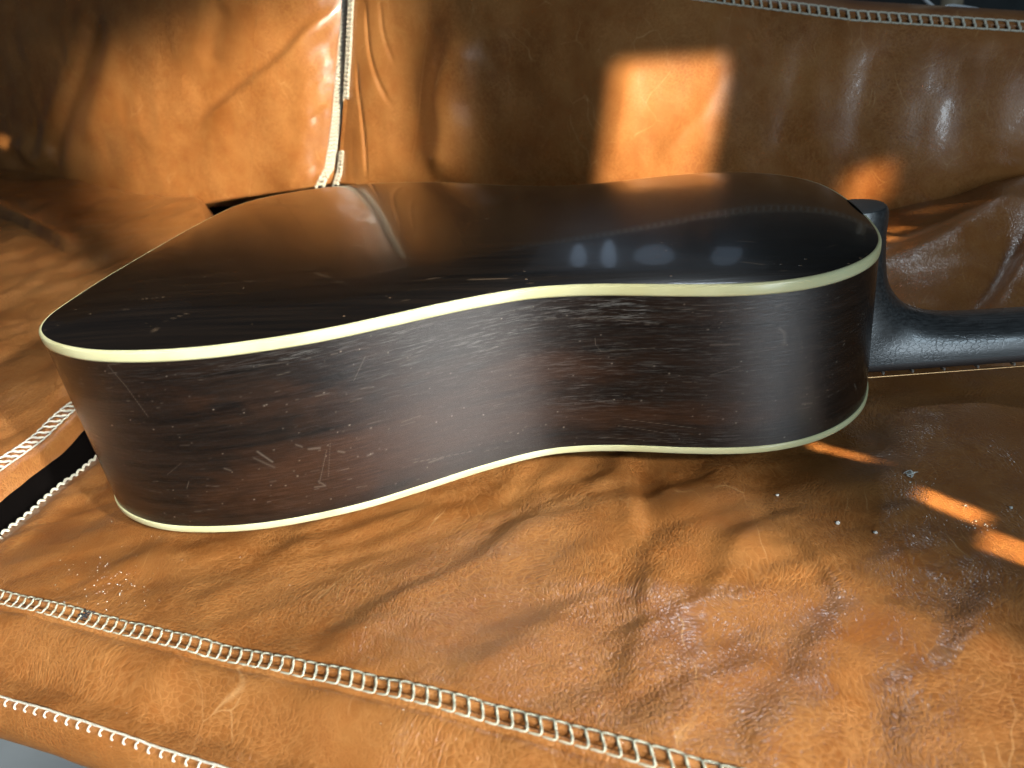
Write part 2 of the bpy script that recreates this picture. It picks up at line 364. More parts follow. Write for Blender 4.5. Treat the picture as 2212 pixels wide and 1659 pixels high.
def z_bot(s): return np.interp(s, [-1.2, -.84, -.69, -.45, -.35, -.19, .0, .1, .3, .4, .52, .64, .8, 1.2], [.13, .108, .080, .036, .046, .057, .045, .03, -.01, -.02, -.012, .02, .05, .1])
def seat_right_z(s, t):
    z = tilt(s, t)
    x = s * E1[0] + t * E2[0]; y = s * E1[1] + t * E2[1]
    # soft crown and slow undulation, then the drawn folds
    z = z + .0022 * fbm(s * 14, t * 14, 3, 3)
    ca, sa = math.cos(math.radians(38)), math.sin(math.radians(38))
    a = s * ca + t * sa; b = -s * sa + t * ca
    amp = sst(-.30, -.12, t) * .5 + .35
    z = z + amp * .0012 * fbm(a * 18, b * 55, 2, 21)
    z = z + .00025 * fbm(a * 40, b * 150, 2, 61) * sst(-.1, .5, fbm(s * 13, t * 13, 2, 62))
    under = sst(.0, .03, y + .17) * (x > 0) * (x < .5)
    for P, wd, am, sk in FOLDS: z = z + fold(s, t, on_seat(P), wd * (1.5 if am > 0 else 1.8), am, sk) * (.40 if am > 0 else .30)
    # pressed down where the guitar lies
    press = np.exp(-(np.clip(np.hypot((x - .13) / .19, y / .19), 1, 9) - 1) ** 2 * 30)
    press2 = np.exp(-(np.clip(np.hypot((x - .38) / .15, y / .125), 1, 9) - 1) ** 2 * 30)
    z = z - .004 * np.maximum(press, press2)
    # ladder seam: a furrow between two low rolls
    d = t - LAD_T
    z = z - .0024 * np.exp(-(d / .0007) ** 2) + .0020 * np.exp(-((np.abs(d) - .0030) / .0022) ** 2) - .0010 * np.exp(-((np.abs(d) - .0055) / .0015) ** 2)
    # front roll towards the edge seam, back and left edges sink
    z = z - .016 * sst(.1, 1.0, (LAD_T - t) / .034) ** 1.6
    z = z - .12 * sst(.24, .46, t) * (1 - sst(.25, .40, s))
    z = z + sst(.20, .46, t) * sst(.25, .45, s) * (z_bot(s) + .012 - tilt(s, t))
    z = z + fold(s, t, on_seat([(1930, 720), (2060, 645), (2150, 570), (2215, 500)], .0), .012, -.012, .3) + fold(s, t, on_seat([(1930, 560), (2060, 520), (2215, 440)], .0), .02, .006, .3)
    g = s - gap_s(t); z = z - .020 * (1 - sst(0.0, .050, g)) ** 1.5 - .02 * (1 - sst(0.0, .006, g)) ** 2
    return z
def seat_left_z(s, t):
    z = tilt(s, t) + .012 * sst(0, .2, gap_s(t) - s)
    z = z + .0055 * fbm(s * 8, t * 8, 3, 8) + .0012 * fbm(s * 50, t * 22, 3, 31)
    g = gap_s(t) - .011 - s; z = z - .010 * (1 - sst(0.0, .008, g)) ** 2
    # ladder close to its right edge
    d = g - .0135
    z = z - .0026 * np.exp(-(d / .0012) ** 2) + .0018 * np.exp(-((np.abs(d) - .0042) / .0030) ** 2)
    for P, wd, am, sk in [([(0, 545), (80, 560), (190, 600)], .008, .009, .5), ([(0, 470), (90, 450), (180, 440), (300, 470)], .02, .007, .2), ([(60, 700), (140, 740), (100, 850)], .01, .003, .1)]:
        z = z + fold(s, t, on_seat(P, .02), wd, am, sk)
    z = z - .06 * sst(.445, .52, t) * sst(-.75, -.5, s) - .14 * sst(-.42, -.33, s + (t - .47) * 1.0)
    return z
def uniform_surface(fn, s0, s1, t0, t1, step, name, parent):
    ns = int((s1 - s0) / step) + 1; nt = int((t1 - t0) / step) + 1
    S, T = np.meshgrid(np.linspace(s0, s1, ns), np.linspace(t0, t1, nt), indexing='ij')
    return S, T, fn(S, T), ns, nt

def build_seat_right():
    # fine in front, coarser behind
    tt = np.r_[np.arange(EDGE_T, LAD_T - .0075, .0015), np.arange(LAD_T - .007, LAD_T + .007, .0005), np.arange(LAD_T + .0075, -0.02, .0016), np.arange(-0.02, .58, .005)]
    uu = np.r_[np.arange(0, .60, .0018), np.arange(.60, 1.25, .006)]
    U, T = np.meshgrid(uu, tt, indexing='ij'); S = gap_s(T) + U
    Z = seat_right_z(S, T)
    P = sofa(S, T, Z)
    # front face below the edge seam: bulges forward, then tucks under
    k = np.linspace(0, 1, 26)[1:]
    prof_t = -.004 - .016 * np.sin(k * 2.2) + .20 * k ** 3; prof_z = -.002 - .060 * k - .03 * k ** 2
    S0 = S[:, :1]; Z0 = Z[:, :1]
    F = sofa(S0 + 0 * k, EDGE_T + prof_t[None] + 0 * S0, Z0 + prof_z[None] + .002 * fbm(S0 * 18 + 0 * k, k[None] * 3 + 0 * S0, 3, 5))
    A = np.concatenate([F[:, ::-1], P], 1)
    # left wall down into the gap
    wz = np.linspace(.10, 0, 8)[:-1]
    dep = np.r_[np.zeros(len(k)), np.minimum(.06, .004 + .5 * (T[0] - EDGE_T))]
    W = np.stack([A[0] - np.stack([0 * dep, 0 * dep, dep * q / .10], -1) for q in wz], 0)
    A = np.concatenate([W, A], 0)
    nu, nv = A.shape[:2]
    return mesh_np('seat_cushion', A, grid_faces(nu, nv), M_LEA, None)
seat_r = build_seat_right(); adopt(seat_r, SOFA)
def build_seat_left():
    tt = np.arange(-.36, .60, .0035); uu = np.r_[np.arange(0, .12, .0014), np.arange(.12, 1.0, .004)]
    U, T = np.meshgrid(uu, tt, indexing='ij'); S = gap_s(T) - .011 - U
    Z = seat_left_z(S, T); P = sofa(S, T, Z)
    W = np.stack([P[0] - np.array([0, 0, q]) - E1 * .0012 for q in np.linspace(.10, .0005, 8)], 0)  # black strip down the cushion wall, added as the gap's shade
    ln_ = mesh_np('gap_shade_strip', W, grid_faces(8, W.shape[1], flip=True), M_DARK, None); adopt(ln_, SOFA)
    A = P; nu, nv = A.shape[:2]
    return mesh_np('seat_cushion', A, grid_faces(nu, nv, flip=True), M_LEA, None)
seat_l = build_seat_left(); adopt(seat_l, SOFA)

# back cushions --------------------------------------------------------------
def seam_s(z): return -0.207 + 0.40 * z - .30 * z * z
def z_bot(s): return np.interp(s, [-1.2, -.84, -.69, -.45, -.35, -.19, .0, .1, .3, .4, .52, .64, .8, 1.2], [.13, .108, .080, .036, .046, .057, .045, .03, -.01, -.02, -.012, .02, .05, .1])
def z_top(s): return np.interp(s, [-1.2, -.3, .1, .32, .475, .62, 1.2], [.60, .44, .305, .225, .187, .160, .06])
BFOLD_R = [
 ([(750, 0), (768, 110), (800, 190), (835, 245)], .0026, -.0036, 0), ([(785, 0), (800, 80), (830, 150)], .0024, -.0024, 0),
 ([(735, 120), (748, 200), (768, 290), (785, 395)], .0026, -.0040, 0),
 ([(1000, 40), (965, 140), (950, 215), (960, 290), (940, 400)], .022, .019, .1),
 ([(1130, 0), (1110, 110), (1120, 250), (1105, 380)], .02, -.004, .2),
 ([(1365, 110), (1350, 200), (1335, 300), (1330, 380)], .010, .003, .3), ([(1545, 60), (1520, 200), (1460, 280), (1420, 340)], .010, .0012, .2),
 ([(1570, 130), (1530, 230), (1450, 320), (1420, 370)], .008, .0045, .2),
 ([(1750, 60), (1715, 200), (1690, 300), (1640, 400)], .012, -.005, .3), ([(1775, 60), (1760, 200), (1735, 320)], .016, .003, .1),
 ([(1905, 80), (1880, 170), (1860, 280), (1850, 380)], .012, -.005, .2), ([(1960, 100), (1945, 220), (1925, 330)], .016, .003, .1),
 ([(2100, 90), (2075, 180), (2060, 300), (2020, 380)], .014, -.005, .2), ([(2150, 130), (2130, 240), (2110, 330)], .018, .002, .1),
]
BFOLD_L = [
 ([(165, 0), (150, 100), (128, 200), (100, 330), (92, 390)], .010, -.010, .2), ([(215, 60), (200, 200), (170, 330)], .014, .007, .1),
 ([(690, 10), (630, 70), (580, 140), (500, 210), (420, 280)], .008, .0075, .3),
 ([(682, 232), (650, 262), (600, 300)], .0045, -.0016, .1), ([(684, 330), (660, 365), (620, 395)], .0045, -.0016, .1), ([(690, 130), (665, 165), (630, 200)], .0045, -.0016, .1), ([(440, 0), (430, 80), (435, 160)], .014, -.006, .1),
 ([(0, 120), (60, 90), (120, 60)], .02, .006, .1), ([(20, 300), (60, 350), (110, 340)], .014, .010, .1),
 ([(300, 330), (350, 260), (420, 200)], .02, .004, .1),
]
def soft_ramp(x): return .5 * (x + np.sqrt(x * x + .10)) * .92
def back_pts(S, V, side):
    """V: 0 bottom .. 1 chain seam, above 1 rolls over the top, below 0 tucks under"""
    zb = z_bot(S); zt = z_top(S); v = np.clip(V, 0, 1)
    Z = zb + (zt - zb) * v
    T = (.475 if side else .462) + (.12 if side else .20) * Z - (.000 + .018 * sst(.04, .20, np.abs(S - seam_s(Z)))) * np.sin(np.clip(v, 0, 1) * np.pi) ** .8
    n = .005 * (1 - .8 * sst(.25, .4, S)) * fbm(S * 7, Z * 5, 2, 50 + side) + .0007 * fbm(S * 36, Z * 12, 2, 70)
    for P, wd, am, sk in (BFOLD_R if side else BFOLD_L): n = n + fold(S, Z, on_back(P), wd * (1.3 if wd > .005 else 1), am, sk, .35 if wd > .005 else 0) * .75 * sst(.012, .03, np.abs(S - seam_s(Z))) * (1 - .68 * sst(.27, .36, S))
    g = (S - seam_s(Z)) if side else (seam_s(Z) - S)
    n = n - (.0290 if not side else .016) * soft_ramp(1 - np.clip(g - (.014 if not side else .012), 0, 1) / (.037 if not side else .040)) * (1 + .16 * sst(.02, .04, g) * fbm(S * 40, Z * 18, 2, 90)) - .030 * (1 - sst(0, .006, g))
    fade = sst(-.02, .06, v)
    T = T - n * (.3 + .7 * fade)
    below = np.clip(-V, 0, None); over = np.clip(V - 1, 0, None)
    T = T + below * .5; Z = Z - below * .12
    # chain seam groove then the top roll
    T = T + .002 * np.exp(-((V - 1) / .01) ** 2)
    a = over * 3.2; R = .050
    Z = Z + R * .24 * np.sin(np.clip(a, 0, 3.1)); T = T + R * (1 - np.cos(np.clip(a, 0, 3.1)))
    return sofa(S, T, Z)
def build_back(side):
    VV = np.r_[np.arange(-.22, 0, .02), np.arange(0, 1.0, .009), np.arange(1.0, 1.98, .03)]
    uu = np.r_[np.arange(0, .13, .0013), np.arange(.13, 1.0, .0030)]
    U, V = np.meshgrid(uu, VV, indexing='ij')
    sg = 1 if side else -1
    S = sg * U - .13
    for _ in range(4):
        zb = z_bot(S); Z = zb + (z_top(S) - zb) * np.clip(V, 0, 1.05); S = seam_s(Z) + sg * U
    A = back_pts(S, V, side); nu, nv = A.shape[:2]
    W = np.stack([A[0] + q * np.array([E2[0], E2[1], 0]) for q in np.linspace(.09, 0, 6)[:-1]], 0)
    A = np.concatenate([W, A], 0); nu += 5
    return mesh_np('back_cushion', A, grid_faces(nu, nv, flip=not side), M_LEAB, None)
back_r = build_back(1); back_l = build_back(0); adopt(back_r, SOFA); adopt(back_l, SOFA)
# base and frame boxes behind the gaps, in the same painted-shade black
def box_mesh(name, s0, s1, t0, t1, z0, z1, mat):
    V = [sofa(s, t, z) for s in (s0, s1) for t in (t0, t1) for z in (z0, z1)]
    F = [(0, 1, 3, 2), (4, 6, 7, 5), (0, 4, 5, 1), (2, 3, 7, 6), (0, 2, 6, 4), (1, 5, 7, 3)]
    return mesh_np(name, V, F, mat, smooth=False)
base = box_mesh('sofa_base', -1.1, 1.2, -.05, .75, -.40, -.12, M_DARK); adopt(base, SOFA)
liner = box_mesh('back_frame', -1.1, 1.2, .60, .70, -.12, .02, M_DARK); adopt(liner, SOFA)

# ------------------------------------------------------------------ stitches
def stitch_mesh(name, pitch, height, r, mat, lift=.0009):
    """one ladder stitch: upper rail, twisted rung, lower rail"""
    a = pitch; h = height / 2
    path = [(-a * .98, h * .97, lift * .3), (-a * .75, h * 1.05, lift), (-a * .3, h * 1.06, lift), (-a * .06, h * .93, lift * 1.3), (0, h * .55, lift * 1.6),
            (.0, 0, lift * .9), (0, -h * .55, lift * 1.6), (-a * .06, -h * .93, lift * 1.3), (-a * .3, -h * 1.06, lift), (-a * .75, -h * 1.03, lift), (-a * .98, -h * .95, lift * .3)]
    path = [(x - .50 * y, y, z) for x, y, z in path]
    P = smooth_poly(path, 3); L = len(P)
    rad = np.interp(np.arange(L), [0, L * .33, L * .45, L * .55, L * .67, L], [r * .8, r * .95, r * 1.25, r * 1.25, r * .95, r * .8])
    V, F = frame_tube(P, rad, 6, twist=2200, lobes=.16)
    F = [f[:3] if f[0] == f[3] else f for f in F.tolist()]
    me = bpy.data.meshes.new(name); me.from_pydata(V.tolist(), [], F); me.validate()
    me.polygons.foreach_set('use_smooth', np.ones(len(me.polygons), bool)); me.materials.append(mat); return me
def place(me, name, P, X, N, parent, scale=1.0, label=None, mirror=1):
    X = X / np.linalg.norm(X); N = N - X * (N @ X); N = N / np.linalg.norm(N); Y = np.cross(N, X)
    o = bpy.data.objects.new(name, me); COL.objects.link(o)
    o.matrix_world = Matrix(((X[0] * scale, Y[0] * scale, N[0] * scale, P[0]), (X[1] * scale, Y[1] * scale, N[1] * scale, P[1]), (X[2] * scale, Y[2] * scale, N[2] * scale, P[2]), (0, 0, 0, 1)))
    mw = o.matrix_world.copy(); adopt(o, parent); o.matrix_parent_inverse = parent_inv(parent); o.matrix_basis = mw
    return o
def parent_inv(p):
    # parents were adopted under the sofa root with an inverse, so their world matrix is identity
    return Matrix.Identity(4)
def surf_normal(fn, s, t, e=.004):
    zx = (fn(np.array([s + e]), np.array([t]))[0] - fn(np.array([s - e]), np.array([t]))[0]) / (2 * e)
    zy = (fn(np.array([s]), np.array([t + e]))[0] - fn(np.array([s]), np.array([t - e]))[0]) / (2 * e)
    n = -zx * E1 - zy * E2 + np.array([0, 0, 1.0]); return n / np.linalg.norm(n)
SM_FRONT = stitch_mesh('ladder_stitch', .0064, .0080, .00050, M_THR)
p = .0064
for k in range(84):
    s = gap_s(LAD_T) + .022 + k * p + random.uniform(-.0003, .0003); t = LAD_T
    z = max(seat_right_z(np.array([s, s]), np.array([t - .0042, t + .0042])))
    nm = surf_normal(seat_right_z, s, t, .009)
    P0 = sofa(s, t, z - .0003)
    P1 = sofa(s + .004, t, seat_right_z(np.array([s + .004]), np.array([t + .004]))[0]); P2 = sofa(s - .004, t, seat_right_z(np.array([s - .004]), np.array([t + .004]))[0])
    place(SM_FRONT, 'stitch', P0, P1 - P2 + 0.0003 * np.random.randn(3) * 0, nm, seat_r, random.uniform(.96, 1.04))
# left cushion ladder
SM_LEFT = stitch_mesh('ladder_stitch', .0066, .0090, .00075, M_THR2)
for k in range(36):
    t = -.235 + k * .0066; s = gap_s(t) - .011 - .0135
    dS = np.array([E1 * -.19 + E2])[0]
    z = max(seat_left_z(np.array([s - .0042, s + .0042]), np.array([t, t])))
    place(SM_LEFT, 'stitch', sofa(s, t, z - .0003), dS, surf_normal(seat_left_z, s, t, .009), seat_l, random.uniform(.95, 1.05))
# slanting stitches on the inner edge of the right cushion, in the gap
def short_stitch(name, l, r, mat):
    P = smooth_poly([(-l / 2, 0, -r), (-l * .3, 0, r * .8), (0, 0, r * 1.3), (l * .3, 0, r * .8), (l / 2, 0, -r)], 3)
    V, F = frame_tube(P, r, 6, twist=1500, lobes=.15); F = [f[:3] if f[0] == f[3] else f for f in F.tolist()]
    me = bpy.data.meshes.new(name); me.from_pydata(V.tolist(), [], F); me.validate()
    me.polygons.foreach_set('use_smooth', np.ones(len(me.polygons), bool)); me.materials.append(mat); return me
SM_SHORT = short_stitch('edge_stitch', .0058, .0010, M_THR2)
for k in range(28):
    t = -.235 + k * .0066; s = gap_s(t) + .007
    z = seat_right_z(np.array([s]), np.array([t]))[0]
    d = E1 * .9 + E2 * .45; nm = surf_normal(seat_right_z, s, t, .003)
    place(SM_SHORT, 'stitch', sofa(s, t, z + .0003), d, nm, seat_r)
# edge seam at the front: a cord with whip stitches over it
ss = np.arange(gap_s(EDGE_T) + .01, .35, .002)
zz = seat_right_z(ss, 0 * ss + EDGE_T + .0005)
cord = tube('piping', sofa(ss, 0 * ss + EDGE_T - .0006, zz + .0004 + .0003 * vnoise(ss * 300, ss * 0, 4)), .0006, M_THR2, None, 6); adopt(cord, SOFA)
cord.parent = seat_r; cord.matrix_parent_inverse = Matrix.Identity(4)
SM_WHIP = short_stitch('whip_stitch', .0029, .0005, M_THR2)
for k in range(40):
    s = gap_s(EDGE_T) + .02 + k * .0075; z = seat_right_z(np.array([s]), np.array([EDGE_T]))[0]
    place(SM_WHIP, 'stitch', sofa(s, EDGE_T - .0022, z - .0012), -E2 + np.array([0, 0, -.9]) + .15 * E1, -E2 * .8 + np.array([0, 0, .6]), seat_r)
# chain along the top of the back
SM_TOP = stitch_mesh('chain_stitch', .0094, .0088, .0011, M_THR2, .0014)
for k in range(76):
    s = .255 + (k - 18) * .0092
    P0 = back_pts(np.array([[s]]), np.array([[1.0]]), 1)[0, 0]; P1 = back_pts(np.array([[s + .006]]), np.array([[1.0]]), 1)[0, 0]
    Pu = back_pts(np.array([[s]]), np.array([[1.03]]), 1)[0, 0]; Pd = back_pts(np.array([[s]]), np.array([[.97]]), 1)[0, 0]
    X = P1 - P0; Nn = np.cross(X, Pu - Pd); Nn /= np.linalg.norm(Nn)
    if Nn @ (CAM - P0) < 0: Nn = -Nn
    place(SM_TOP, 'stitch', P0 + Nn * .0015, X, Nn, back_r, 1.0)
# two columns of stitches beside the vertical seam
SM_COL = stitch_mesh('column_stitch', .0056, .0105, .0020, M_THR2, .0014)
def back_at(s, z, side):
    zb = float(z_bot(np.array(s))); zt = float(z_top(np.array(s)))
    return back_pts(np.array([[s]]), np.array([[(z - zb) / (zt - zb)]]), side)[0, 0]
for side, off, z0, z1, parent in ((0, -.012, .056, .34, back_l), (1, .011, .056, .10, back_r), (1, .011, .165, .34, back_r)):
    z = z0
    while z < z1:
        s = float(seam_s(z)) + off
        P0 = back_at(s, z, side); P1 = back_at(float(seam_s(z + .004)) + off, z + .004, side); Q = back_at(s + .006, z, side) - back_at(s - .006, z, side)
        X = P1 - P0; Nn = np.cross(Q, X); Nn /= np.linalg.norm(Nn)
        if Nn @ (CAM - P0) < 0: Nn = -Nn
        place(SM_COL, 'stitch', P0 + Nn * .0008, X, Nn, parent, .95 if side == 0 else .75)
        z += .0050

# ------------------------------------------------------------------ guitar
GT = empty('acoustic_guitar', (0.25, 0, 0), 'dark worn acoustic guitar with ivory binding lying face down on the leather sofa', 'guitar')
HB, HN, GL = .1201, .0995, .495
HALF = np.array([[0.0, 0.0], [0.0005, -0.0648], [0.0041, -0.1191], [0.0121, -0.1429], [0.0252, -0.1547], [0.0452, -0.1683], [0.07, -0.1777], [0.0991, -0.1814], [0.13, -0.1803], [0.1603, -0.1741], [0.19, -0.1643], [0.2184, -0.1507], [0.245, -0.1369], [0.2684, -0.1266], [0.29, -0.1196], [0.3103, -0.1178], [0.33, -0.1189], [0.35, -0.122], [0.37, -0.1256], [0.3903, -0.1283], [0.41, -0.129], [0.4282, -0.1264], [0.445, -0.1204], [0.4606, -0.1103], [0.4739, -0.0966], [0.4838, -0.08], [0.4906, -0.0589], [0.4941, -0.0308], [0.495, 0.0]])
HALF[1] = (0.0008, -.062); HALF[2] = (.0050, -.1130); HALF[3] = (.0118, -.1372)
FULL = np.vstack([HALF, (HALF * [1, -1])[::-1][1:-1]])
def closed_smooth(P, n):
    m = len(P); out = []
    t = np.linspace(0, 1, 10, endpoint=False)[:, None]
    for i in range(m):
        a, b, c, d = P[(i - 1) % m], P[i], P[(i + 1) % m], P[(i + 2) % m]
        out.append(.5 * (2 * b + (c - a) * t + (2 * a - 5 * b + 4 * c - d) * t * t + (3 * b - a - 3 * c + d) * t ** 3))
    Q = np.vstack(out); L = np.r_[0, np.cumsum(np.linalg.norm(np.diff(np.vstack([Q, Q[:1]]), axis=0), axis=1))]
    u = np.linspace(0, L[-1], n, endpoint=False); Qc = np.vstack([Q, Q[:1]])
    R = np.stack([np.interp(u, L, Qc[:, 0]), np.interp(u, L, Qc[:, 1])], 1)
    for _ in range(6): R = .5 * R + .25 * (np.roll(R, 1, 0) + np.roll(R, -1, 0))
    return R, L[-1]
NO = 3000
OUT, PER = closed_smooth(FULL, NO)
tan = np.roll(OUT, -1, 0) - np.roll(OUT, 1, 0); tan /= np.linalg.norm(tan, axis=1)[:, None]
NRM = np.stack([tan[:, 1], -tan[:, 0]], 1)            # outward: the outline runs from the butt along the near side
ARC = np.arange(NO) * PER / NO
def ztop(x): return HB + (HN - HB) * x / GL
def wear_paint(A, B, strokes):
    w = np.zeros(A.shape)
    ra = A.mean(1) if A.std(1).max() < 1e-9 else None
    for P, wd, st in strokes:
        P = np.array(P, float); m = wd * 3
        if ra is not None:
            k = np.where((ra > P[:, 0].min() - m) & (ra < P[:, 0].max() + m))[0]
            if len(k) == 0: continue
            sl = slice(k[0], k[-1] + 1)
        else: sl = slice(None)
        d, _, _ = seg_dist(A[sl], B[sl], P); w[sl] = np.maximum(w[sl], st * np.exp(-(d / wd) ** 2))
    return w
# rim ------------------------------------------------------------
def build_rim():
    idx = np.r_[np.arange(0, NO // 2 + 20), np.arange(NO // 2 + 20, NO, 12)]; O = OUT[idx]; n = len(idx); NV = 190
    zt = ztop(O[:, 0]) - .0064; zb = .0040
    v = np.linspace(0, 1, NV)
    Z = zb + (zt[:, None] - zb) * v[None]
    V = np.stack([O[:, 0, None] + 0 * Z, O[:, 1, None] + 0 * Z, Z], -1)
    A = ARC[idx][:, None] + 0 * Z
    rng = np.random.RandomState(5)
    near = (ARC[idx] < PER * .5)
    strokes = []
    def at(px, py):   # picture position -> (arc, height) on the near rim
        d = ray(px, py); best = None
        for i in range(0, NO // 2, 6):
            nn = NRM[i]; den = d[0] * nn[0] + d[1] * nn[1]
            if den > -1e-6: continue
            k = ((OUT[i, 0] - CAM[0]) * nn[0] + (OUT[i, 1] - CAM[1]) * nn[1]) / den; P = CAM + d * k
            e = abs((P[0] - OUT[i, 0]) * tan[i, 0] + (P[1] - OUT[i, 1]) * tan[i, 1])
            if best is None or e < best[0]: best = (e, ARC[i], P[2])
        return best[1:]
    def st(pts, wd, s): strokes.append(([at(*q) for q in pts], wd * .45, s * .42))
    st([(232, 790), (272, 835), (320, 900)], .00035, .55)
    st([(788, 770), (765, 822)], .0004, .45)
    st([(700, 975), (690, 1045)], .0003, .5); st([(708, 960), (704, 1030)], .0003, .35)
    st([(890, 1000), (945, 990), (1020, 975)], .0004, .5); st([(930, 998), (960, 988)], .001, .5)
    st([(1340, 905), (1500, 925)], .0004, .45); st([(1330, 920), (1430, 935)], .0004, .4); st([(1290, 945), (1480, 958)], .0004, .35)
    st([(1290, 760), (1420, 752)], .0005, .4); st([(1530, 810), (1600, 792)], .0004, .4); st([(1600, 800), (1650, 800)], .0003, .3)
    st([(1540, 745), (1600, 743)], .0011, .35); st([(1688, 710), (1700, 720), (1695, 742)], .0022, .4)
    st([(1737, 872), (1750, 872)], .0012, .6); st([(1846, 830), (1850, 840)], .0014, .45)
    st([(640, 960), (655, 965)], .0008, .45); st([(668, 970), (690, 968)], .0012, .5); st([(730, 975), (740, 978)], .0012, .5); st([(798, 983), (803, 980)], .0012, .45)
    st([(688, 1040), (700, 1050), (682, 1052)], .0009, .45); st([(485, 1012), (500, 1016)], .0011, .4); st([(560, 975), (588, 998)], .0011, .55)
    st([(545, 990), (590, 1010)], .0012, .25); st([(365, 1025), (395, 1000)], .0003, .35); st([(405, 1055), (412, 1040)], .0005, .5)
    st([(1290, 730), (1282, 745), (1296, 760)], .0003, .4); st([(850, 690), (930, 672)], .0006, .3); st([(1500, 660), (1600, 655)], .0004, .35); st([(1420, 665), (1560, 672), (1640, 664)], .0004, .4)
    st([(560, 790), (620, 782)], .0005, .3); st([(1180, 690), (1300, 688), (1420, 700)], .0004, .4)
    amax = ARC[idx][near][-1]
    for _ in range(330):
        a = rng.uniform(.06, amax); z = rng.uniform(.006, .113) ; l = rng.exponential(.0028) + .0004; q = rng.uniform(-.12, .12)
        strokes.append(([(a, z), (a + l, z + l * q)], rng.uniform(.00018, .00030), rng.uniform(.04, .18)))
    for _ in range(300):
        a = rng.uniform(.06, amax); z = rng.uniform(.006, .115); rr = rng.uniform(.00018, .00034)
        strokes.append(([(a, z), (a + rr, z)], rr, rng.uniform(.15, .65)))
    m = near; W = np.zeros(A.shape); W[m] = wear_paint(A[m], Z[m], strokes)
    # rubbed zones: upper bout under the binding, waist top, bottom edge
    def blob(px, py, ra, rz):
        a, z = at(px, py); return np.exp(-((A - a) / ra) ** 2 - ((Z - z) / rz) ** 2)
    n2 = .5 + .5 * fbm(A * 60, Z * 240, 3, 9)
    rub = 1.3 * blob(1330, 665, .035, .008) + .7 * blob(1000, 720, .05, .02) + .7 * blob(640, 765, .06, .004) + .5 * blob(1260, 860, .03, .006) + .5 * blob(1500, 950, .05, .006) + .35 * blob(1400, 780, .08, .03)
    rub = rub * np.clip(n2 + .2, 0, 1.3)
    rust = .9 * blob(1180, 790, .04, .012) + .75 * blob(700, 1040, .08, .02) + .6 * blob(900, 930, .06, .02) + .5 * blob(1500, 900, .06, .01) + .35 * blob(700, 850, .1, .03) + .4 * blob(1200, 880, .06, .02)
    uv = np.stack([A, Z], -1)
    V2 = np.concatenate([V, V[:1]], 0); uv = np.concatenate([uv, uv[:1] * [0, 1] + [PER, 0]], 0)
    cat = lambda x: np.concatenate([x, x[:1]], 0)
    coat = 1 - np.clip(rub + .8 * blob(1100, 800, .12, .09), 0, 1)
    return mesh_np('side', V2, grid_faces(n + 1, NV), M_RIM, None, uv, True, {'wear': cat(W), 'rub': cat(rub), 'rust': cat(rust), 'gloss': cat(coat), 'haze': cat(np.clip(blob(1000, 800, .050, .12) + .8 * blob(1690, 740, .03, .09), 0, 1))})
rim = build_rim(); adopt(rim, GT)
# back plate: arched, rings from the outline inwards along offset-free scaling to the spine
def build_plate():
    idx = np.arange(0, NO, 6); O = OUT[idx] - NRM[idx] * .0009; n = len(idx)
    # concentric rings shrink towards a spine segment
    sp = np.stack([np.clip(O[:, 0], .11, .40), 0 * O[:, 0]], 1)
    K = 130; k = np.linspace(0, 1, K) ** 1.15
    P = O[None] * (1 - k[:, None, None]) + sp[None] * k[:, None, None]
    x, y = P[..., 0], P[..., 1]
    hw = np.interp(x, HALF[:, 0], -HALF[:, 1])
    e = 1 - k[:, None] + 0 * x
    arch = .0046 * (1 - e ** 3.0) + .0012 * (1 - e ** 12)
    Z = ztop(x) + arch * (.6 + .4 * hw / .18)
    Z[0] -= .0002
    V = np.stack([x, y, Z], -1)
    strokes = []
    def at(px, py):
        d = ray(px, py); kk = (.118 - CAM[2]) / d[2]; P = CAM + d * kk; return (P[0], P[1])
    def st(pts, wd, s): strokes.append(([at(*q) for q in pts], wd * .7, s * .5))
    st([(283, 661), (365, 653)], .0004, .6); st([(328, 720), (352, 700), (410, 680)], .0004, .5); st([(655, 588), (695, 578)], .0004, .4); st([(680, 590), (750, 611)], .0004, .4)
    st([(1160, 466), (1260, 462), (1310, 470)], .0006, .35); st([(1180, 475), (1230, 472), (1290, 478)], .0007, .3); st([(1810, 536), (1850, 533)], .0005, .5); st([(1795, 478), (1812, 472)], .0006, .4)
    rng = np.random.RandomState(3)
    for _ in range(60):
        a = rng.uniform(.03, .47); b = rng.uniform(-.15, .12); l = rng.exponential(.006); th = rng.uniform(-.5, .5)
        strokes.append(([(a, b), (a + l * math.cos(th), b + l * math.sin(th))], .0005, rng.uniform(.1, .5)))
    W = wear_paint(x, y, strokes)
    return mesh_np('back_plate', V, grid_faces(K, n, True, flip=True), M_BACK, None, None, True, {'wear': W})
plate = build_plate(); adopt(plate, GT)
def build_binding(top):
    idx = np.arange(0, NO, 3); O = OUT[idx]; N2 = NRM[idx]; n = len(idx)
    z0 = ztop(O[:, 0]) if top else 0 * O[:, 0]
    if top: prof = [(-.0004, -.0064), (.0006, -.0063), (.0008, -.0052), (.0008, -.0016), (.0004, -.0006), (-.0004, -.0001), (-.0010, .0000), (-.0013, -.0004)]
    else: prof = [(-.0004, .0045), (.0006, .0044), (.0008, .0036), (.0008, .0010), (.0003, .0002), (-.0010, -.0003), (-.0022, -.0003)]
    V = np.stack([np.stack([O[:, 0] + N2[:, 0] * a, O[:, 1] + N2[:, 1] * a, z0 + b], -1) for a, b in prof], 1)
    V = np.concatenate([V, V[:1]], 0)
    return mesh_np('binding', V, grid_faces(n + 1, len(prof), flip=top), M_IVO)
